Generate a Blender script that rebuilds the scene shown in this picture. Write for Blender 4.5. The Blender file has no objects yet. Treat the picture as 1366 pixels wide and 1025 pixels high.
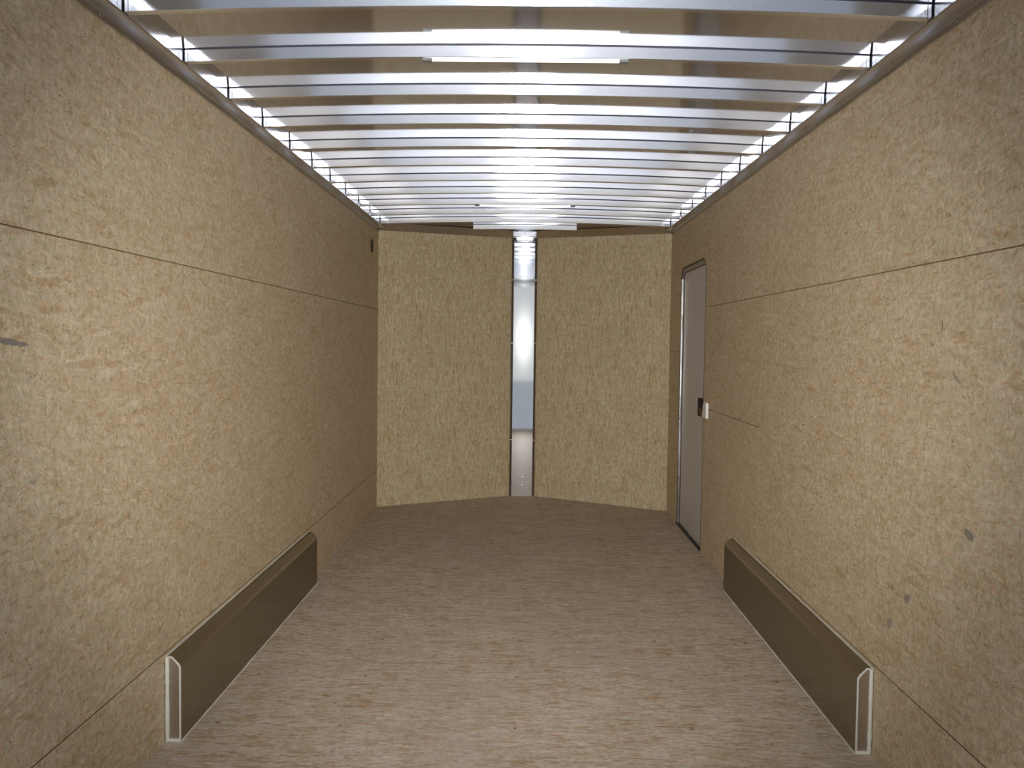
import bpy, bmesh, math, random
from mathutils import Matrix, Vector
random.seed(7)

# ---------------------------------------------------------------- camera
scene = bpy.context.scene
col = scene.collection
F_PX, PITCH, YAW, ROLL, CX, CZ = 1241.45, -.0445, -.0129, .0127, .0081, 1.2239
cam_data = bpy.data.cameras.new('camera')
cam_data.sensor_fit = 'HORIZONTAL'
cam_data.sensor_width = 36.0
cam_data.lens = F_PX / 1366.0 * 36.0
cam_data.clip_start = .02
cam = bpy.data.objects.new('camera', cam_data)
col.objects.link(cam)
cy, sy, cp, sp, cr, sr = math.cos(YAW), math.sin(YAW), math.cos(PITCH), math.sin(PITCH), math.cos(ROLL), math.sin(ROLL)
Rv = Vector((cy, -sy, 0)); Yv = Vector((sy, cy, 0)); Zv = Vector((0, 0, 1))
Fv = Yv * cp + Zv * sp; Uv = -Yv * sp + Zv * cp
R2 = Rv * cr + Uv * sr; U2 = -Rv * sr + Uv * cr
m = Matrix.Identity(4)
for i in range(3):
    m[i][0] = R2[i]; m[i][1] = U2[i]; m[i][2] = -Fv[i]; m[i][3] = (CX, 0, CZ)[i]
cam.matrix_world = m
scene.camera = cam

# ---------------------------------------------------------------- sky, flash, exposure
SKY, FLASH, EXPO = .78, 535.0, 0.0
world = bpy.data.worlds.new('overcast_sky')
scene.world = world
world.use_nodes = True
wn = world.node_tree; wn.nodes.clear()
out = wn.nodes.new('ShaderNodeOutputWorld'); bg = wn.nodes.new('ShaderNodeBackground')
tc = wn.nodes.new('ShaderNodeTexCoord'); sep = wn.nodes.new('ShaderNodeSeparateXYZ'); rp = wn.nodes.new('ShaderNodeValToRGB')
wn.links.new(tc.outputs['Generated'], sep.inputs[0]); wn.links.new(sep.outputs['Z'], rp.inputs[0])
rp.color_ramp.elements[0].position = 0; rp.color_ramp.elements[0].color = (.80, .83, .84, 1)
rp.color_ramp.elements[1].position = .8; rp.color_ramp.elements[1].color = (.74, .80, .90, 1)
wn.links.new(rp.outputs[0], bg.inputs[0]); bg.inputs[1].default_value = SKY
wn.links.new(bg.outputs[0], out.inputs[0])

fl = bpy.data.lights.new('camera_flash', 'SPOT')
fl.spot_size = math.radians(66); fl.spot_blend = 1.0
fl.energy = FLASH; fl.shadow_soft_size = .022; fl.color = (1.0, .97, .93)
flo = bpy.data.objects.new('camera_flash', fl); flo.location = (CX - .01, .02, CZ + .07)
flo.rotation_euler = (math.radians(90) + PITCH, 0, -YAW)
col.objects.link(flo)

vs = scene.view_settings
vs.view_transform = 'Standard'; vs.look = 'None'; vs.gamma = 1.0; vs.exposure = EXPO
vs.use_curve_mapping = False

STRIP = 1.5          # the two strips are lit

# ---------------------------------------------------------------- dimensions (metres)
W = 1.067            # half the inside width
Y0 = 1.60            # open rear end
YC = 6.81            # where the side walls end and the nose begins
YA = 7.40            # face of the nose post
XP = .090            # half the nose post
ZB = 2.043           # underside of roof bows at the sides
BOW_H, BOW_D, SEAL, CROWN = .0345, .0245, .0035, .024
ZR = ZB + BOW_H + SEAL   # roof skin at the sides

# ---------------------------------------------------------------- node helpers
class NT:
    def __init__(s, nt): s.nt = nt
    def n(s, t, **kw):
        nd = s.nt.nodes.new(t)
        for k, v in kw.items(): setattr(nd, k, v)
        return nd
    def put(s, sock, v):
        if isinstance(v, bpy.types.NodeSocket): s.nt.links.new(v, sock)
        elif v is not None: sock.default_value = v
    def math(s, op, a, b=None, c=None, clamp=False):
        nd = s.n('ShaderNodeMath', operation=op, use_clamp=clamp)
        s.put(nd.inputs[0], a); s.put(nd.inputs[1], b); s.put(nd.inputs[2], c)
        return nd.outputs[0]
    def vmath(s, op, a, b=None):
        nd = s.n('ShaderNodeVectorMath', operation=op)
        s.put(nd.inputs[0], a); s.put(nd.inputs[1], b)
        return nd.outputs[0]
    def mapping(s, v, loc=(0, 0, 0), rot=(0, 0, 0), scale=(1, 1, 1)):
        nd = s.n('ShaderNodeMapping')
        s.put(nd.inputs['Vector'], v)
        nd.inputs['Location'].default_value = loc; nd.inputs['Rotation'].default_value = rot; nd.inputs['Scale'].default_value = scale
        return nd.outputs[0]
    def noise(s, v, scale, detail=2, rough=.5, dim='2D'):
        nd = s.n('ShaderNodeTexNoise', noise_dimensions=dim)
        s.put(nd.inputs['Vector'], v); nd.inputs['Scale'].default_value = scale
        nd.inputs['Detail'].default_value = detail; nd.inputs['Roughness'].default_value = rough
        return nd.outputs
    def mix(s, fac, a, b, blend='MIX'):
        nd = s.n('ShaderNodeMix', data_type='RGBA', blend_type=blend)
        s.put(nd.inputs[0], fac); s.put(nd.inputs[6], a); s.put(nd.inputs[7], b)
        return nd.outputs[2]
    def ramp(s, v, stops, interp='LINEAR'):
        nd = s.n('ShaderNodeValToRGB'); s.put(nd.inputs[0], v)
        r = nd.color_ramp; r.interpolation = interp
        while len(r.elements) < len(stops): r.elements.new(.5)
        for e, (p, c) in zip(r.elements, stops):
            e.position = p; e.color = (*c, 1) if len(c) == 3 else c
        return nd.outputs[0]
    def smooth(s, v, a, b, lo=0., hi=1.):
        nd = s.n('ShaderNodeMapRange', interpolation_type='SMOOTHSTEP')
        s.put(nd.inputs[0], v)
        for i, x in zip((1, 2, 3, 4), (a, b, lo, hi)): nd.inputs[i].default_value = x
        return nd.outputs[0]

def new_mat(name):
    mt = bpy.data.materials.new(name); mt.use_nodes = True
    nt = mt.node_tree; b = nt.nodes['Principled BSDF']
    return mt, NT(nt), b

def simple(name, c, rough=.5, metal=0., spec=.5):
    mt, t, b = new_mat(name)
    b.inputs['Base Color'].default_value = (*c, 1); b.inputs['Roughness'].default_value = rough
    b.inputs['Metallic'].default_value = metal; b.inputs['Specular IOR Level'].default_value = spec
    return mt

def osb(name, base, angles, lenw=(.055, .010), marks=(), warm=1.0, contrast=1.0, rough=.62, spec=.28, dirt=0.0, seed=0.0):
    """Pressed strand board: many overlapping wood strands. UVs are in metres."""
    mt, t, b = new_mat(name)
    uv = t.n('ShaderNodeTexCoord').outputs['UV']
    wv = t.noise(uv, 2.2, 2, .5)[1]
    warp = t.vmath('SCALE', t.vmath('SUBTRACT', wv, (.5, .5, .5)))
    warp.node.inputs[3].default_value = .03
    w2 = t.vmath('SCALE', t.vmath('SUBTRACT', t.noise(uv, 26, 2, .5)[1], (.5, .5, .5)))
    w2.node.inputs[3].default_value = .008
    p = t.vmath('ADD', t.vmath('ADD', uv, warp), w2)
    def C(r, g, bb, k=1.0):
        return tuple(max(0., x + (x * y * k - x) * contrast) for x, y in zip(base, (r, g, bb)))
    colr = t.mix(t.smooth(t.noise(uv, 5.0, 3, .6)[0], .3, .7), (*C(.90, .88, .82), 1), (*C(1.07, 1.08, 1.10), 1))
    colr = t.mix(t.smooth(t.noise(p, 17., 3, .6)[0], .45, .72, 0, .55), colr, (*C(1.12, 1.16, 1.24), 1))
    colr = t.mix(t.smooth(t.noise(t.mapping(p, (5, 9, 0)), 13., 3, .65)[0], .50, .75, 0, .6), colr, (*C(.84, .74, .56, warm), 1))
    for i, (ang, sc, thr, alpha) in enumerate(angles):
        pr_ = t.mapping(p, (0, 0, 0), (0, 0, -ang))
        q = t.mapping(pr_, (3.1 * i + seed, 7.7 * i - seed, 0), (0, 0, 0), (1 / (lenw[0] * sc), 1 / (lenw[1] * sc), 1))
        vo = t.n('ShaderNodeTexVoronoi', voronoi_dimensions='2D', feature='F1')
        t.put(vo.inputs['Vector'], q); vo.inputs['Scale'].default_value = 1; vo.inputs['Randomness'].default_value = 1
        sp_ = t.n('ShaderNodeSeparateColor'); t.put(sp_.inputs[0], vo.outputs['Color'])
        tone = t.ramp(sp_.outputs[0], [(0, C(.66, .53, .37, warm)), (.12, C(.82, .70, .52, warm)), (.28, C(.92, .87, .77)), (.5, C(1.0, .99, .97)),
                                       (.72, C(1.10, 1.12, 1.13)), (.88, C(1.24, 1.30, 1.36)), (1, C(.84, .86, .90))])
        tone = t.mix(t.math('MULTIPLY', sp_.outputs[2], .5), tone, (*C(1.05, .97, .98), 1) if i % 2 else (*C(.95, 1.01, .90), 1))
        g = t.mapping(pr_, (i, i * 2, 0), (0, 0, 0), (14, 420 / sc ** .5, 1))
        gr = t.noise(g, 1.0, 2, .6)[0]
        grain = t.smooth(gr, .25, .75, .84, 1.12)
        gm = t.n('ShaderNodeCombineXYZ')
        for k in range(3): t.put(gm.inputs[k], grain)
        tone = t.mix(1.0, tone, gm.outputs[0], 'MULTIPLY')
        msk = t.math('MULTIPLY', t.math('GREATER_THAN', sp_.outputs[1], thr), t.smooth(vo.outputs['Distance'], .55, .35, 0, 1))
        colr = t.mix(t.math('MULTIPLY', msk, alpha), colr, tone)
    # short dark slivers and rust coloured bark flecks
    for i, (ang, th, cc, sc, al) in enumerate([(.5, .965, C(.50, .43, .36), .8, .7), (2.3, .975, C(.42, .38, .36), .6, .75), (.1, .95, C(.90, .58, .36), 1.6, .5), (1.4, .97, C(.60, .60, .60), 1.9, .5), (2.0, .93, C(1.25, 1.3, 1.4), 1.2, .45)]):
        a0 = angles[0][0] if i == 2 or len(angles) < 5 else ang
        q = t.mapping(t.mapping(p, (0, 0, 0), (0, 0, -a0 - (ang - 1) * .15)), (11. * i + seed, 5. * i, 0), (0, 0, 0), (1 / (.030 * sc), 1 / (.0055 * sc), 1))
        vo = t.n('ShaderNodeTexVoronoi', voronoi_dimensions='2D', feature='F1')
        t.put(vo.inputs['Vector'], q); vo.inputs['Scale'].default_value = 1
        sp_ = t.n('ShaderNodeSeparateColor'); t.put(sp_.inputs[0], vo.outputs['Color'])
        msk = t.math('MULTIPLY', t.math('GREATER_THAN', sp_.outputs[2], th), t.smooth(vo.outputs['Distance'], .42, .15, 0, al))
        colr = t.mix(msk, colr, (*cc, 1))
    hue = t.noise(t.mapping(p, (2, 3, 0)), 75, 3, .65)
    colr = t.mix(1.0, colr, t.mix(.16, (1, 1, 1, 1), t.vmath('SCALE', hue[1])), 'MULTIPLY')
    colr.node.inputs[7].links[0].from_node.inputs[7].links[0].from_node.inputs[3].default_value = 2.0
    mid_ = t.smooth(t.noise(t.mapping(p, (8, 1, 0)), 48, 4, .7)[0], .3, .7, .88, 1.10)
    mm_ = t.n('ShaderNodeCombineXYZ')
    for k in range(3): t.put(mm_.inputs[k], mid_)
    colr = t.mix(1.0, colr, mm_.outputs[0], 'MULTIPLY')
    fine = t.noise(uv, 300, 3, .8)[0]
    fm = t.n('ShaderNodeCombineXYZ')
    fv = t.smooth(fine, .25, .75, .86, 1.12)
    for k in range(3): t.put(fm.inputs[k], fv)
    colr = t.mix(1.0, colr, fm.outputs[0], 'MULTIPLY')
    if dirt:
        d = t.noise(uv, 1.6, 4, .6)[0]
        colr = t.mix(t.smooth(d, .45, .75, 0, dirt), colr, (base[0] * .78, base[1] * .80, base[2] * .84, 1))
    for (u, v, a, bb, rot, cc, al) in marks:          # knots, scuffs and single big strands
        q = t.mapping(t.vmath('ADD', uv, t.vmath('SCALE', w2)), (-u, -v, 0))
        q = t.mapping(t.mapping(q, (0, 0, 0), (0, 0, -rot)), (0, 0, 0), (0, 0, 0), (1 / a, 1 / bb, 1))
        ln = t.n('ShaderNodeVectorMath', operation='LENGTH'); t.put(ln.inputs[0], q)
        nz = t.noise(uv, 90, 3, .7)[0]
        dd = t.math('ADD', ln.outputs['Value'], t.math('MULTIPLY', t.math('SUBTRACT', nz, .5), 1.1))
        colr = t.mix(t.smooth(dd, 1.1, .7, 0, al), colr, (*cc, 1))
    t.put(b.inputs['Base Color'], colr)
    b.inputs['Roughness'].default_value = rough; b.inputs['Specular IOR Level'].default_value = spec
    bp = t.n('ShaderNodeBump'); bp.inputs['Strength'].default_value = .12; bp.inputs['Distance'].default_value = .002
    t.put(bp.inputs['Height'], t.noise(p, 120, 3, .6)[0]); t.put(b.inputs['Normal'], bp.outputs[0])
    return mt

def metal(name, c, rough, var=.05, bump=0., bscale=3., brush=None, haze=None):
    """bare metal: a glossy lobe without the long tails, roughness varied by brushing"""
    mt, t, b = new_mat(name)
    co = t.n('ShaderNodeTexCoord').outputs['Object']
    nz = t.noise(t.mapping(co, scale=brush or (6, 6, 6)), 1, 4, .6, '3D')[0]
    t.nt.nodes.remove(b)
    g_ = t.n('ShaderNodeBsdfAnisotropic', distribution='BECKMANN')
    t.put(g_.inputs['Roughness'], t.smooth(nz, .3, .7, rough - var, rough + var))
    g_.inputs['Color'].default_value = (*c, 1)
    surf = g_.outputs[0]; h_ = None
    if haze:                                   # (weight, roughness) of the faint scattering around the mirror image
        h_ = t.n('ShaderNodeBsdfAnisotropic', distribution='BECKMANN')
        h_.inputs['Roughness'].default_value = haze[1]; h_.inputs['Color'].default_value = (*c, 1)
        mx = t.n('ShaderNodeMixShader'); mx.inputs[0].default_value = haze[0]
        t.put(mx.inputs[1], surf); t.put(mx.inputs[2], h_.outputs[0]); surf = mx.outputs[0]
    t.put(t.nt.nodes['Material Output'].inputs['Surface'], surf)
    if bump:
        bp = t.n('ShaderNodeBump'); bp.inputs['Strength'].default_value = 1; bp.inputs['Distance'].default_value = bump
        t.put(bp.inputs['Height'], t.noise(co, bscale, 1, .4, '3D')[0]); t.put(g_.inputs['Normal'], bp.outputs[0])
    return mt

# ---------------------------------------------------------------- materials
PI = math.pi
WALL = (.60, .492, .345)
mixed = [(.05, 1.2, .35, .55), (.45, 1.0, .50, .50), (-.40, 1.1, .50, .50), (.9, .6, .55, .45), (-.9, .6, .60, .45), (.12, 1.7, .72, .55), (1.5, .45, .70, .45), (-.12, .6, .5, .5)]
GREY = (.17, .16, .14)
marksL = [(1.935, 1.212, .075, .0075, -.10, (.20, .185, .175), .85), (2.28, 1.215, .0045, .045, 0, (.60, .54, .42), .7), (2.02, .905, .016, .008, .1, (.24, .22, .20), .5),
          (2.35, 1.03, .035, .006, .05, (.50, .30, .15), .55), (1.98, 1.27, .06, .004, -.06, (.48, .30, .17), .5), (2.22, .80, .05, .006, .6, (.50, .36, .2), .4)]
marksR = [(2.20, .782, .026, .012, .15, GREY, .75), (2.54, .535, .026, .014, -.6, (.22, .20, .18), .7), (2.658, .431, .028, .015, -.5, (.25, .22, .2), .6),
          (2.29, 1.150, .03, .006, .6, GREY, .55), (2.38, 1.28, .004, .02, 0, (.22, .10, .06), .8), (2.06, 1.02, .045, .006, -.3, (.5, .33, .16), .5)]
LW = (.085, .0125)
M_wallL = osb('strand_board_left', WALL, mixed, lenw=LW, contrast=1.15, marks=marksL)
M_wallR = osb('strand_board_right', WALL, mixed, lenw=LW, contrast=1.15, marks=marksR, seed=31.)
M_front = osb('strand_board_front', (.57, .478, .325), [(PI / 2, 1.2, .25, .6), (PI / 2 + .22, .9, .4, .55), (PI / 2 - .25, .9, .4, .55), (PI / 2 + .05, .6, .5, .6)], lenw=(.085, .013), contrast=1.2, seed=57.)
M_floor = osb('strand_board_floor', (.50, .425, .355), [(0, 1.5, .25, .6), (.18, 1.1, .4, .55), (-.16, 1.1, .4, .55), (.04, .7, .5, .6)], lenw=(.075, .012), contrast=1.5, rough=.7, spec=.13, dirt=.35, seed=12.)
M_edge = simple('board_edge', (.30, .21, .105), .8)
M_dark = simple('dark_gap', (.02, .018, .015), .8)
M_skin = metal('roof_sheet_aluminium', (.70, .71, .76), .09, var=.015, bump=.0012, bscale=2.3, haze=(.08, .31))
M_bow = metal('bow_aluminium', (.84, .87, .92), .12, var=.03, brush=(2, 40, 60), haze=(.28, .40))
M_rail = metal('rail_aluminium', (.70, .71, .74), .20, var=.04, brush=(60, 2, 60), haze=(.3, .42))
M_post = metal('post_aluminium', (.78, .79, .80), .04, var=.004, brush=(90, 90, 1), haze=(.014, .16))
M_head = metal('header_metal', (.68, .63, .58), .38)
M_trim = metal('edge_trim_metal', (.36, .35, .34), .3)
M_box = metal('wheel_box_metal', (.40, .375, .305), .30, var=.012, brush=(2, 1, 2), bump=.0005, bscale=3)
M_cap = metal('wheel_box_end_metal', (.62, .58, .55), .42)
M_cut = simple('bright_cut_edge', (.62, .62, .58), .5)
M_caulk = simple('white_caulk', (.72, .71, .63), .55)
M_seal = simple('dark_tape', (.035, .035, .05), .6)
M_door = simple('door_skin', (.56, .54, .555), .42)
M_gasket = simple('gasket', (.03, .03, .028), .7)
M_frame = metal('door_frame_aluminium', (.85, .85, .85), .3)
M_jamb = simple('jamb_board', (.34, .29, .22), .6)
M_latch = simple('latch_black', (.008, .007, .008), .6, spec=.15)
M_bronze = metal('latch_bronze', (.35, .22, .12), .35)
M_white = simple('white_plastic', (.80, .80, .78), .4)
M_screw = metal('screw_steel', (.75, .75, .74), .25)
M_hole = simple('screw_recess', (.05, .048, .045), .6)
M_ext = simple('white_outer_sheet', (.75, .75, .75), .35)
M_disc = simple('disc_black', (.025, .02, .018), .6)
M_clip = simple('light_clip_grey', (.16, .17, .17), .5)
M_lens = simple('light_lens_clear', (.85, .87, .86), .18)
lb = M_lens.node_tree.nodes['Principled BSDF']
lb.inputs['Emission Color'].default_value = (1, .97, .92, 1); lb.inputs['Emission Strength'].default_value = STRIP
mt, t, b = new_mat('pale_concrete_lot')
uvn = t.n('ShaderNodeTexCoord').outputs['Object']
t.put(b.inputs['Base Color'], t.mix(t.noise(uvn, 30, 5, .7, '3D')[0], (.52, .53, .54, 1), (.70, .70, .70, 1)))
b.inputs['Roughness'].default_value = .9
M_ground = mt

# ---------------------------------------------------------------- mesh helpers
def link(name, bm, mats, parent=None, smooth=False, uvmode='box', bevel=0., loc=None, rot=None):
    bmesh.ops.recalc_face_normals(bm, faces=bm.faces[:])
    if bevel:
        bmesh.ops.bevel(bm, geom=[e for e in bm.edges], offset=bevel, segments=1, affect='EDGES', clamp_overlap=True)
    uvl = bm.loops.layers.uv.verify()
    for f in bm.faces:
        n = f.normal; a = max(range(3), key=lambda i: abs(n[i]))
        for l in f.loops:
            c = l.vert.co
            l[uvl].uv = (c.y, c.z) if a == 0 else ((c.x, c.z) if a == 1 else (c.x, c.y))
        f.smooth = smooth
    if smooth:
        for e in bm.edges:
            if len(e.link_faces) != 2 or e.calc_face_angle(0) > .6: e.smooth = False
    me = bpy.data.meshes.new(name); bm.to_mesh(me); bm.free()
    for mm in (mats if isinstance(mats, (list, tuple)) else [mats]): me.materials.append(mm)
    o = bpy.data.objects.new(name, me); col.objects.link(o)
    if parent: o.parent = parent
    if loc: o.location = loc
    if rot: o.rotation_euler = rot
    return o

def box(bm, x0, x1, y0, y1, z0, z1, mi=0):
    r = bmesh.ops.create_cube(bm, size=1)
    for v in r['verts']:
        v.co = ((x0 + x1) / 2 + v.co.x * (x1 - x0), (y0 + y1) / 2 + v.co.y * (y1 - y0), (z0 + z1) / 2 + v.co.z * (z1 - z0))
    for f in {f for v in r['verts'] for f in v.link_faces}: f.material_index = mi

def B(*a):
    bm = bmesh.new(); box(bm, *a); return bm

def extrude_poly(bm, pts, axis, a, b, mi=0):
    """pts: 2-D outline; extruded along axis (0: pts are y,z; 1: x,z; 2: x,y) from a to b"""
    def P(p, w):
        return {0: (w, p[0], p[1]), 1: (p[0], w, p[1]), 2: (p[0], p[1], w)}[axis]
    A = [bm.verts.new(P(p, a)) for p in pts]; Bv = [bm.verts.new(P(p, b)) for p in pts]
    fs = [bm.faces.new(A), bm.faces.new(Bv[::-1])]
    n = len(pts)
    for i in range(n):
        j = (i + 1) % n
        fs.append(bm.faces.new((A[i], Bv[i], Bv[j], A[j])))
    for f in fs: f.material_index = mi
    return fs

def empty(name, loc, label=None, cat=None, group=None):
    o = bpy.data.objects.new(name, None); col.objects.link(o); o.location = loc
    o.empty_display_size = .1
    bpy.context.view_layer.update()
    return tag(o, label, cat, group)

def tag(o, label=None, cat=None, group=None, kind=None):
    if label: o['label'] = label
    if cat: o['category'] = cat
    if group: o['group'] = group
    if kind: o['kind'] = kind
    return o

def struct(o, label=None, cat=None):
    o['kind'] = 'structure'
    return tag(o, label, cat)

def adopt(o, parent):           # parent a mesh built in world coordinates to an empty standing elsewhere
    o.parent = parent; o.location = -parent.location
    return o

# ================================================================ SHELL
# floor: boards with fine butt joints, following the nose
def nose_outline(inset, y0):
    k = (YA - YC) / (W - XP)
    return [(-W - inset, y0), (W + inset, y0), (W + inset, YC), (XP, YA), (-XP, YA), (-W - inset, YC)]
bm = bmesh.new(); extrude_poly(bm, nose_outline(0, Y0), 2, -.018, 0)
floor = struct(link('floor', bm, M_floor), 'grey brown strand board floor with fine crosswise strands', 'floor')
bm = bmesh.new(); extrude_poly(bm, nose_outline(.04, Y0), 2, -.12, -.0185)
struct(link('trim_1', bm, M_ext), 'outer floor frame under the strand board deck', 'trim')

# floor screws: a steel head in a small dark recess
def screw_mesh():
    bm = bmesh.new()
    bmesh.ops.create_circle(bm, cap_ends=True, segments=10, radius=.0062, matrix=Matrix.Translation((0, 0, .0004)))
    for f in bm.faces: f.material_index = 1
    r = bmesh.ops.create_cone(bm, cap_ends=True, segments=10, radius1=.0042, radius2=.0030, depth=.0014, matrix=Matrix.Translation((0, 0, .0011)))
    me = bpy.data.meshes.new('screw'); bm.to_mesh(me); bm.free()
    me.materials.append(M_screw); me.materials.append(M_hole)
    return me
scm = screw_mesh()
def add_screw(loc, parent, rot=(0, 0, 0), s=1.):
    o = bpy.data.objects.new('screw', scm); col.objects.link(o)
    o.parent = parent; o.location = loc; o.rotation_euler = rot; o.scale = (s, s, s)
    return o
for r in range(10):
    y = 2.92 + .43 * r
    for x in (-.95, -.56, 0, .56, .95):
        if y > 6.7 and abs(x) > .6: continue
        if abs(x) > .9 and r in (1, 2): x *= .99
        add_screw((x + random.uniform(-.008, .008), y + random.uniform(-.02, .02), .0002), floor, (random.uniform(-.06, .06), random.uniform(-.06, .06), 0), random.uniform(1.0, 1.25))

# ---- side walls: framing sheet behind, panels in front with open joints
PT, GAP = .0045, .0036
def panel(name, side, y0, y1, z0, z1, mat, parent, outline=None):
    bm = bmesh.new()
    pts = outline or [(y0, z0), (y1, z0), (y1, z1), (y0, z1)]
    extrude_poly(bm, pts, 0, side * W, side * (W + PT))
    bmesh.ops.recalc_face_normals(bm, faces=bm.faces[:])
    for f in bm.faces: f.material_index = 0 if abs(f.normal.x) > .9 else 1
    return link(name, bm, [mat, M_edge], parent)
g = GAP / 2
ZT = 2.075
wl = struct(link('wall_left', B(-W - .052, -W - PT - .0005, Y0, YC + .02, -.12, 2.16), [M_edge]), 'left side wall of tan strand board sheets', 'wall')
S1, S2L, S2R, VL, VR = .2727, 1.4537, 1.445, 4.154, 4.183
panel('board_panel', -1, Y0, YC, .0, S1 - g, M_wallL, wl)
panel('board_panel', -1, Y0, VL - .0013, S1 + g, S2L - g, M_wallL, wl)
panel('board_panel', -1, VL + .0013, YC, S1 + g, S2L - g, M_wallL, wl)
panel('board_panel', -1, Y0, VL - .0013, S2L + g, ZT, M_wallL, wl)
panel('board_panel', -1, VL + .0013, YC, S2L + g, ZT, M_wallL, wl)

# ---- right wall with door opening
DY0, DY1, DZ = 5.49, 6.35, 1.738
RC = .085
def arch(y0, y1, z1, r, n=6):     # from (y0,0) up over rounded corners down to (y1,0)
    p = [(y0, 0.)]
    for i in range(n + 1):
        a = PI - i * PI / 2 / n; p.append((y0 + r + r * math.cos(a), z1 - r + r * math.sin(a)))
    for i in range(n + 1):
        a = PI / 2 - i * PI / 2 / n; p.append((y1 - r + r * math.cos(a), z1 - r + r * math.sin(a)))
    p.append((y1, 0.))
    return p
bm = bmesh.new()
ar = arch(DY0, DY1, DZ, RC)
pts = [(Y0, -.12), (Y0, 2.16), (YC + .02, 2.16), (YC + .02, -.12), (DY1, -.12)] + ar[::-1] + [(DY0, -.12)]
extrude_poly(bm, pts, 0, W + PT + .0005, W + .052)
wr = struct(link('wall_right', bm, M_edge), 'right side wall of tan strand board sheets with a side door', 'wall')
LZ = .857
panel('board_panel', 1, Y0, YC, .0, S1 - g, M_wallR, wr, outline=[(Y0, 0), (VR - g, 0), (VR - g, S1 - g), (Y0, S1 - g)])
panel('board_panel', 1, Y0, VR - g, S1 + g, S2R - g, M_wallR, wr)
panel('board_panel', 1, VR + g, DY0, 0, LZ - g, M_wallR, wr)
panel('board_panel', 1, VR + g, DY0, LZ + g, S2R - g, M_wallR, wr)
up = [q for q in ar if q[1] > S2R]
panel('board_panel', 1, 0, 0, 0, 0, M_wallR, wr, outline=[(Y0, S2R + g), (Y0, ZT), (YC, ZT), (YC, 1.176 + g), (DY1, 1.176 + g)] + up[::-1] + [(DY0, S2R + g)])
panel('board_panel', 1, DY1, YC, 0, 1.176 - g, M_wallR, wr)

# ---- nose walls (angled panels) and outer shell
def nose_wall(name, s, label):
    dx, dy = (XP + .004) - W, YA - YC
    L = math.hypot(dx, dy)
    ang = math.atan2(dy, s * dx)
    bm = bmesh.new(); box(bm, 0, L, 0, .010, 0, 2.075)
    # local x runs from corner to post; keep thickness outside the room
    if s > 0:
        for v in bm.verts: v.co.y = -v.co.y
    o = link(name, bm, M_front, loc=(s * W, YC, 0), rot=(0, 0, ang))
    bm = bmesh.new(); box(bm, -.03, L + .06, .0115, .05, -.12, 2.16)
    if s > 0:
        for v in bm.verts: v.co.y = -v.co.y
    q = link('outer_sheet', bm, M_ext, parent=o)
    struct(o, label, 'wall')
    return o
nl = nose_wall('wall_front_left', -1, 'angled front wall panel left of the bright post')
nr = nose_wall('wall_front_right', 1, 'angled front wall panel right of the bright post')

# ---- nose post: slightly convex brushed cover with dark J-trims both sides
post = empty('nose_post', (0, YA, 0), 'bright brushed metal post cover standing floor to roof between the two angled front panels', 'post')
bm = bmesh.new()
n = 14; hw = XP - .006
prof = [(-hw + 2 * hw * i / n, YA - .004 - .0009 * (1 - (2 * i / n - 1) ** 2)) for i in range(n + 1)]
prof = prof + [(hw, YA + .02), (-hw, YA + .02)]
extrude_poly(bm, prof, 2, .0, 2.098)
o = adopt(link('cover', bm, M_post, smooth=True), post)
for s in (-1, 1):
    bm = bmesh.new()
    extrude_poly(bm, [(s * (hw - .002), YA - .004), (s * (XP + .010), YA - .012), (s * (XP + .010), YA + .01), (s * (hw - .002), YA + .01)], 2, .0, 2.05)
    adopt(link('edge_trim', bm, M_trim), post)
    for z in (.45, 1.22, 1.72):
        bm = bmesh.new()
        bmesh.ops.create_uvsphere(bm, u_segments=8, v_segments=6, radius=.005)
        for v in bm.verts: v.co.y *= .5; v.co += Vector((s * (XP + .002), YA - .0115, z))
        adopt(link('rivet', bm, M_screw, smooth=True), post)

bm = bmesh.new()
box(bm, -XP, -.001, YA - .060, YA - .004, 2.060, 2.094); box(bm, .001, XP, YA - .060, YA - .004, 2.060, 2.094)
adopt(link('top_bracket', bm, M_rail), post)

# ================================================================ ROOF
def crown(x, hw=W): return CROWN * (1 - (x / W) ** 2)
bm = bmesh.new()
ys = [Y0 + (YC - Y0) * i / 26 for i in range(27)] + [YC + (YA + .04 - YC) * i / 5 for i in range(1, 6)]
NX = 24
rows = []
for y in ys:
    h = W if y <= YC else max(.12, W - (y - YC) / (YA - YC) * (W - XP) + .03)
    rows.append([bm.verts.new((-h + 2 * h * i / NX, y, ZR + crown(-h + 2 * h * i / NX))) for i in range(NX + 1)])
for a, b_ in zip(rows, rows[1:]):
    for i in range(NX): bm.faces.new((a[i], a[i + 1], b_[i + 1], b_[i]))
r = bmesh.ops.extrude_face_region(bm, geom=bm.faces[:])
for v in r['geom']:
    if isinstance(v, bmesh.types.BMVert): v.co.z += .004
ceiling = struct(link('ceiling', bm, M_skin, smooth=True), 'shiny aluminium roof sheet seen between the bows', 'ceiling')

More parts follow.
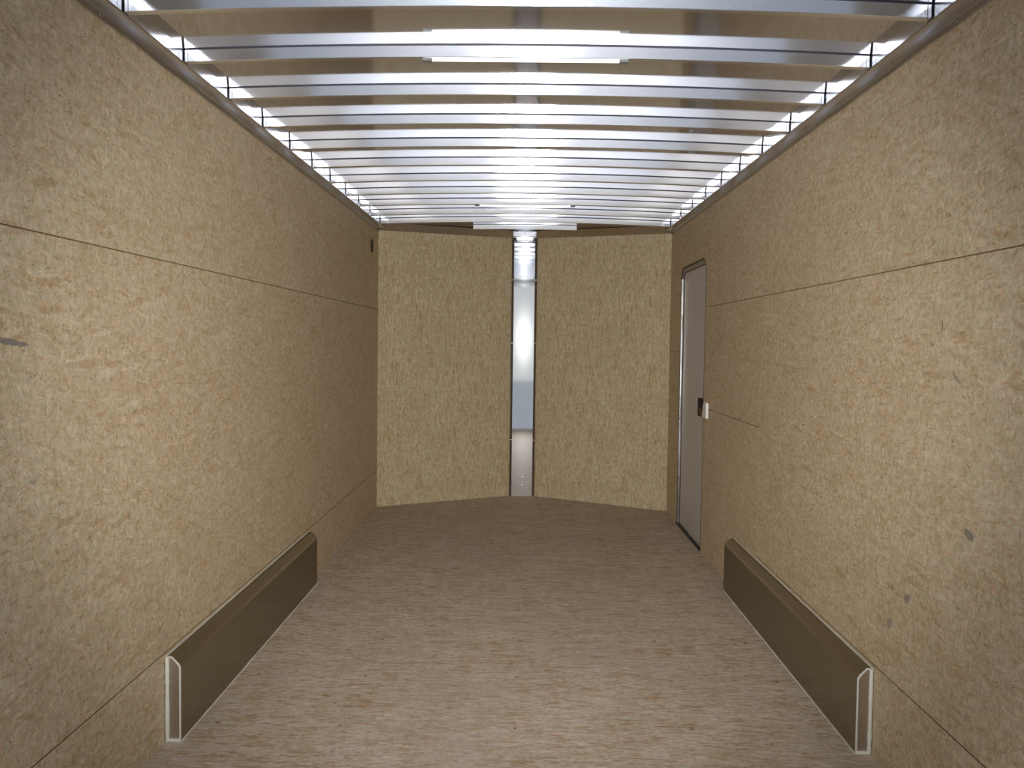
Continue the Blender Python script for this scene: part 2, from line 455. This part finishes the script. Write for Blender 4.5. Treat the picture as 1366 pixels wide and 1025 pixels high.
# side rails: wavy lower flange against the boards, flat underside, upright inner face
BY = [2.3766 + .418 * k for k in range(12)]
def rail(name, s, label):
    bm = bmesh.new()
    N = 150
    secs = []
    for i in range(N + 1):
        y = Y0 + (YC - Y0) * i / N
        ph = (y - 2.3766 + .03) / .418
        fr = ph % 1.0
        w = math.sin(PI * fr) ** 2 * (1.25 - .9 * fr)          # 0 at the screws, buckled out between them
        k = .0050 * w
        pr = [(.0004, 2.0195), (.0055 + k, 2.0195), (.0030 + k * .5, 2.0290), (.0009, 2.0385), (.0050, 2.0415), (.047, 2.0440), (.050, 2.0465), (.050, ZR + .004), (.0005, ZR + .004)]
        secs.append([bm.verts.new((s * (W - a), y, z)) for a, z in pr])
    for a, b_ in zip(secs, secs[1:]):
        for j in range(len(a)):
            jj = (j + 1) % len(a)
            bm.faces.new((a[j], a[jj], b_[jj], b_[j]))
    bm.faces.new(secs[0]); bm.faces.new(secs[-1][::-1])
    o = struct(link(name, bm, M_rail, smooth=False), label, 'trim')
    for y in BY[:11]:
        add_screw((s * (W - .0038), y - .03, 2.029), o, (0, -s * PI / 2, 0), .8)
    return o
rl = rail('trim_2', -1, 'aluminium roof rail along the top of the left wall')
rr = rail('trim_3', 1, 'aluminium roof rail along the top of the right wall')

# nose header following the angled panels
def header(name, s, label):
    dx, dy = (XP - .02) - W, YA - YC
    L = math.hypot(dx, dy); ang = math.atan2(dy, s * dx)
    bm = bmesh.new()
    q = -1 if s > 0 else 1
    pr = [(-q * .001, 2.030), (-q * .004, 2.030), (-q * .024, 2.083), (-q * .024, 2.086), (-q * .001, 2.086)]
    A = []
    for xx in (0.0, L - .03):
        f = 0 if xx == 0 else 1
        A.append([bm.verts.new((xx + (.015 * abs(a) / .024 if f == 0 else .0), a, z + f * .018)) for a, z in pr])
    for j in range(len(pr)):
        jj = (j + 1) % len(pr)
        bm.faces.new((A[0][j], A[0][jj], A[1][jj], A[1][j]))
    bm.faces.new(A[0]); bm.faces.new(A[1][::-1])
    o = struct(link(name, bm, M_head, loc=(s * W, YC, 0), rot=(0, 0, ang)), label, 'trim')
    for k in range(3):
        bm = bmesh.new(); bmesh.ops.create_uvsphere(bm, u_segments=8, v_segments=6, radius=.0045)
        x = .2 + k * .35
        for v in bm.verts: v.co = Vector((x, 0, 0)) + Vector((v.co.x, v.co.y * .6 - q * .0075, v.co.z + 2.033 + .018 * x / L))
        link('rivet', bm, M_screw, parent=o, smooth=True)
    return o
header('trim_4', -1, 'dull header strip over the left angled front panel')
header('trim_5', 1, 'dull header strip over the right angled front panel')
# rear roof header over the open end
struct(link('trim_6', B(-W - .052, W + .052, Y0 - .05, Y0 - .001, 2.035, 2.17), M_rail, bevel=.003), 'rear header over the open end', 'trim')

# bows
words = ['nearest', 'second', 'third', 'fourth', 'fifth', 'sixth', 'seventh', 'eighth', 'ninth', 'tenth', 'eleventh', 'twelfth']
def bow_meshes(hw):
    NB = 24 if hw > .9 else 8
    bm = bmesh.new(); secs = []
    r_ = .0022
    pr = [(0, r_), (r_, 0), (BOW_D - r_, 0), (BOW_D, r_), (BOW_D, BOW_H), (0, BOW_H)]
    for i in range(NB + 1):
        x = -hw + 2 * hw * i / NB
        c = crown(x)
        secs.append([bm.verts.new((x, a, z + c)) for a, z in pr])
    for a, b_ in zip(secs, secs[1:]):
        for j in range(len(pr)):
            jj = (j + 1) % len(pr); bm.faces.new((a[j], a[jj], b_[jj], b_[j]))
    bm.faces.new(secs[0]); bm.faces.new(secs[-1][::-1])
    o1 = link('bow_tube', bm, M_bow)
    bm = bmesh.new(); secs = []
    for i in range(NB + 1):
        x = -hw + 2 * hw * i / NB
        c = crown(x)
        secs.append([bm.verts.new((x, a, z + c)) for a, z in [(.0015, BOW_H), (BOW_D - .001, BOW_H), (BOW_D - .001, BOW_H + SEAL), (.0015, BOW_H + SEAL)]])
    for a, b_ in zip(secs, secs[1:]):
        for j in range(4):
            jj = (j + 1) % 4; bm.faces.new((a[j], a[jj], b_[jj], b_[j]))
    bm.faces.new(secs[0]); bm.faces.new(secs[-1][::-1])
    o2 = link('sealing_tape', bm, M_seal)
    return o1, o2
proto = None
def dup(root, loc):
    r_ = root.copy(); col.objects.link(r_); r_.location = loc
    for ch in list(root.children):
        c = ch.copy(); col.objects.link(c); c.parent = r_
    return r_
HB = W - .050 - .004
for k, y in enumerate(BY):
    lab = 'silver full width roof bow, %s of the row counted from the viewer' % words[k]
    if k == 1: lab = 'silver full width roof bow carrying the nearer light strip, second from the viewer'
    if k == 8: lab = 'silver full width roof bow carrying the farther light strip, ninth from the viewer'
    if k <= 10 and y < YC:
        if proto is None:
            proto = empty('roof_bow', (0, y, ZB))
            for o in bow_meshes(HB): o.parent = proto
            for s in (-1, 1):       # end brackets bolted to the rails
                bm = bmesh.new()
                box(bm, s * (HB + .0005) - .0005, s * (HB + .0005) + .0005, -.0005, BOW_D, .0005, BOW_H + .0015)
                box(bm, s * (HB - .009) - .0005, s * (HB - .009) + .0005, -.0010, .001, .002, BOW_H + .001)
                link('end_bracket', bm, M_seal, parent=proto)
            o = proto
        else:
            o = dup(proto, (0, y, ZB))
    else:
        y = 6.974
        o = empty('roof_bow', (0, y, ZB))
        for q in bow_meshes(.385): q.parent = o
        lab = 'short silver roof bow over the nose, just in front of the post top'
    tag(o, lab, 'roof bow', 'aluminium roof bows')

# ================================================================ LIGHT STRIPS
def strip(y, label):
    zz = ZB + CROWN
    e = empty('light_strip', (0, y + .012, zz), label, 'ceiling light', 'slim light strips under the roof bows')
    bm = bmesh.new()
    extrude_poly(bm, [(-.011, -.0005), (.011, -.0005), (.0105, -.004), (-.0105, -.004)], 0, -.300, .300)
    link('base_channel', bm, M_white, parent=e)
    bm = bmesh.new()
    pr = [(.009 * math.cos(a), -.004 + .0050 * math.sin(a)) for a in [PI + PI * i / 8 for i in range(9)]]
    extrude_poly(bm, pr, 0, -.280, .280)
    link('lens', bm, M_lens, parent=e)
    for s in (-1, 1):
        bm = bmesh.new(); box(bm, s * .292 - .0145, s * .292 + .0145, -.0125, .0125, -.0105, -.0003)
        link('end_cap', bm, M_clip, parent=e, bevel=.0025)
    return e
strip(BY[1], 'slim white light strip under the second roof bow, the near long one')
strip(BY[8], 'slim light strip far back under the ninth roof bow, dark end caps')

# ================================================================ DOOR
door = empty('door_1', (W + .04, DY0, 0))
door['kind'] = 'structure'; door['label'] = 'narrow light grey side door recessed in the right wall'
DT = .022
XD = W + .015
ard = arch(DY0 - .02, DY1 + .02, DZ + .02, RC + .02)
bm = bmesh.new(); extrude_poly(bm, [(p[0], max(p[1], -.1)) for p in ard], 0, XD, XD + DT)
adopt(link('door_leaf', bm, M_door), door)
# jamb lining (boards' return and an aluminium frame on the leaf)
def ring(bm, outer, inner, x0, x1):
    n_ = len(outer)
    vs_ = [[bm.verts.new((x, p[0], p[1])) for p in ps] for x in (x0, x1) for ps in (outer, inner)]
    oa, ia, ob, ib = vs_
    for i in range(n_ - 1):
        bm.faces.new((oa[i], oa[i + 1], ia[i + 1], ia[i])); bm.faces.new((ob[i], ib[i], ib[i + 1], ob[i + 1]))
        bm.faces.new((ia[i], ia[i + 1], ib[i + 1], ib[i])); bm.faces.new((oa[i], ob[i], ob[i + 1], oa[i + 1]))
    for i in (0, n_ - 1): bm.faces.new((oa[i], ia[i], ib[i], ob[i]))
def ringobj(name, grow_o, grow_i, x0, x1, mat):
    bm = bmesh.new()
    ring(bm, arch(DY0 - grow_o, DY1 + grow_o, DZ + grow_o, RC + grow_o, 10), arch(DY0 - grow_i, DY1 + grow_i, DZ + grow_i, RC + grow_i, 10), x0, x1)
    return adopt(link(name, bm, mat), door)
ringobj('front_gasket', .003, -.003, W - .0012, W + .003, M_gasket)
ringobj('door_frame', .0005, -.004, W + .003, XD - .0005, M_frame)
ringobj('leaf_border', -.004, -.030, XD - .002, XD + .001, M_jamb)
ringobj('inner_gasket', -.030, -.0345, XD - .004, XD + .001, M_gasket)
adopt(link('sill', B(W - .006, XD, DY0, DY1, -.01, .008), M_gasket), door)
bm = bmesh.new(); box(bm, W - .006, XD, 5.515, 5.640, .797, .905)
adopt(link('latch_housing', bm, M_latch, bevel=.003), door)
adopt(link('latch_bolt', B(W - .0085, W - .006, 5.530, 5.565, .808, .850), M_bronze, bevel=.0008), door)
bm = bmesh.new(); extrude_poly(bm, [(5.335, .802), (5.335, .892), (5.405, .895), (5.425, .870), (5.455, .815), (5.455, .802)], 0, W - .016, W)
adopt(link('strike_block', bm, M_white, bevel=.002), door)
bm = bmesh.new(); extrude_poly(bm, [(5.45, .802), (5.45, .830), (5.425, .872), (5.487, .815), (5.487, .802)], 0, W - .006, W)
adopt(link('strike_plate', bm, M_caulk), door)
# weld beads on the frame: tiny hinge rivets
for z in (.32, .86, 1.42):
    bm = bmesh.new(); bmesh.ops.create_uvsphere(bm, u_segments=8, v_segments=6, radius=.0035)
    for v in bm.verts: v.co += Vector((XD - .010, DY1 - .005, z))
    adopt(link('rivet', bm, M_screw, smooth=True), door)

# ================================================================ WALL HOLE: a ribbed black disc stands in for its dark opening
hole = empty('wall_hole', (-W, 6.52, 1.887), 'small round black disc standing in for a vent high on the left wall near the front corner', 'hole')
bm = bmesh.new()
bmesh.ops.create_cone(bm, cap_ends=True, segments=28, radius1=.050, radius2=.047, depth=.003, matrix=Matrix.Translation((.0015, 0, 0)) @ Matrix.Rotation(PI / 2, 4, 'Y'))
link('hole_disc', bm, M_disc, parent=hole)
bm = bmesh.new()
for i in range(5):
    z = -.03 + .015 * i; h = math.sqrt(.044 ** 2 - z * z)
    box(bm, .003, .0055, -h, h, z - .002, z + .002)
link('disc_rib', bm, M_disc, parent=hole)

# ================================================================ WHEEL BOXES
def wheel_box(s, label):
    y0, y1, t_, h, ch = 2.7613, 4.6195, .0472, .2615, .020
    e = empty('wheel_box', (s * (W - .025), y0, 0), label, 'wheel box', 'metal wheel boxes on the floor')
    def X(a): return s * (W - a)
    pr = [(0, 0), (t_, 0), (t_, h - .032), (t_ - .006, h - .022), (.020, h), (0, h)]
    bm = bmesh.new()
    A = []
    for y in (y0 + .003, y1):
        A.append([bm.verts.new((X(a + .0005), y, z)) for a, z in pr])
    for j in range(len(pr)):
        jj = (j + 1) % len(pr); bm.faces.new((A[0][j], A[0][jj], A[1][jj], A[1][j]))
    bm.faces.new(A[0]); bm.faces.new(A[1][::-1])
    adopt(link('cover', bm, M_box), e)
    # near end: recessed plate inside a bright cut edge
    def shrink(d): return [(max(.001, .0), d), (t_ - d, d), (t_ - d, h - .033), (t_ - d - .006, h - .022 - d * .4), (.020 - d * .2, h - d), (.001, h - d)]
    outer = [(.001, .0005), (t_ + .0008, .0005), (t_ + .0008, h - .031), (t_ - .005, h - .021), (.020, h + .0008), (.001, h + .0008)]
    inner = shrink(.0042)
    bm = bmesh.new()
    va = [[bm.verts.new((X(a), y, z)) for a, z in ps] for y, ps in ((y0, outer), (y0, inner), (y0 + .003, outer), (y0 + .003, inner))]
    n_ = len(outer)
    for i in range(n_):
        j = (i + 1) % n_
        bm.faces.new((va[0][i], va[0][j], va[1][j], va[1][i])); bm.faces.new((va[2][i], va[3][i], va[3][j], va[2][j]))
        bm.faces.new((va[1][i], va[1][j], va[3][j], va[3][i])); bm.faces.new((va[0][i], va[2][i], va[2][j], va[0][j]))
    adopt(link('cut_edge', bm, M_cut), e)
    bm = bmesh.new()
    A = [[bm.verts.new((X(a), y, z)) for a, z in inner] for y in (y0 + .0015, y0 + .0029)]
    for j in range(n_):
        jj = (j + 1) % n_; bm.faces.new((A[0][j], A[0][jj], A[1][jj], A[1][j]))
    bm.faces.new(A[0]); bm.faces.new(A[1][::-1])
    adopt(link('end_plate', bm, M_cap), e)
    # caulk beads: irregular tubes along the joints
    def bead(name, pts, r_, wob=.18):
        bm = bmesh.new(); rings = []
        for i, p in enumerate(pts):
            p = Vector(p)
            d = (Vector(pts[min(i + 1, len(pts) - 1)]) - Vector(pts[max(i - 1, 0)])).normalized()
            a = Vector((s, 0, .3)) if abs(d.x) < .8 else Vector((0, 1, .3))
            u = d.cross(a).normalized(); v = d.cross(u).normalized()
            rr_ = r_ * (1 + random.uniform(-wob, wob))
            rings.append([bm.verts.new(p + (u * math.cos(k * PI / 4) + v * math.sin(k * PI / 4)) * rr_) for k in range(8)])
        for a, b_ in zip(rings, rings[1:]):
            for k in range(8): bm.faces.new((a[k], a[(k + 1) % 8], b_[(k + 1) % 8], b_[k]))
        bm.faces.new(rings[0]); bm.faces.new(rings[-1][::-1])
        return adopt(link(name, bm, M_caulk, smooth=True), e)
    N = 40
    bead('caulk_bead', [(X(.0068), y0 - .001, h * (i / 24)) for i in range(25)], .0062)
    bead('caulk_bead', [(X(.007 + (t_ - .007) * i / 6), y0 - .0015, .0040) for i in range(7)], .0055)
    bead('caulk_bead', [(X(.0032), y0 + (y1 - y0) * i / N, h + .0012) for i in range(N + 1)], .0024)
    bead('caulk_bead', [(X(t_ + .0015), y0 + (y1 - y0) * i / N, .0008) for i in range(N + 1)], .0022, .25)
    return e
wheel_box(-1, 'long low dull metal wheel box on the floor against the left wall')
wheel_box(1, 'long low dull metal wheel box on the floor against the right wall')

# ================================================================ OUTSIDE
bm = bmesh.new(); box(bm, -30, 30, -30, 30, -.66, -.60)
struct(link('ground', bm, M_ground), 'pale concrete lot outside the open rear end', 'ground')
bm = bmesh.new(); extrude_poly(bm, [(-W - .054, Y0), (W + .054, Y0), (W + .054, YC + .03), (XP, YA + .07), (-XP, YA + .07), (-W - .054, YC + .03)], 2, 2.16, 2.175)
struct(link('trim_7', bm, M_ext), 'outer roof sheet', 'trim')
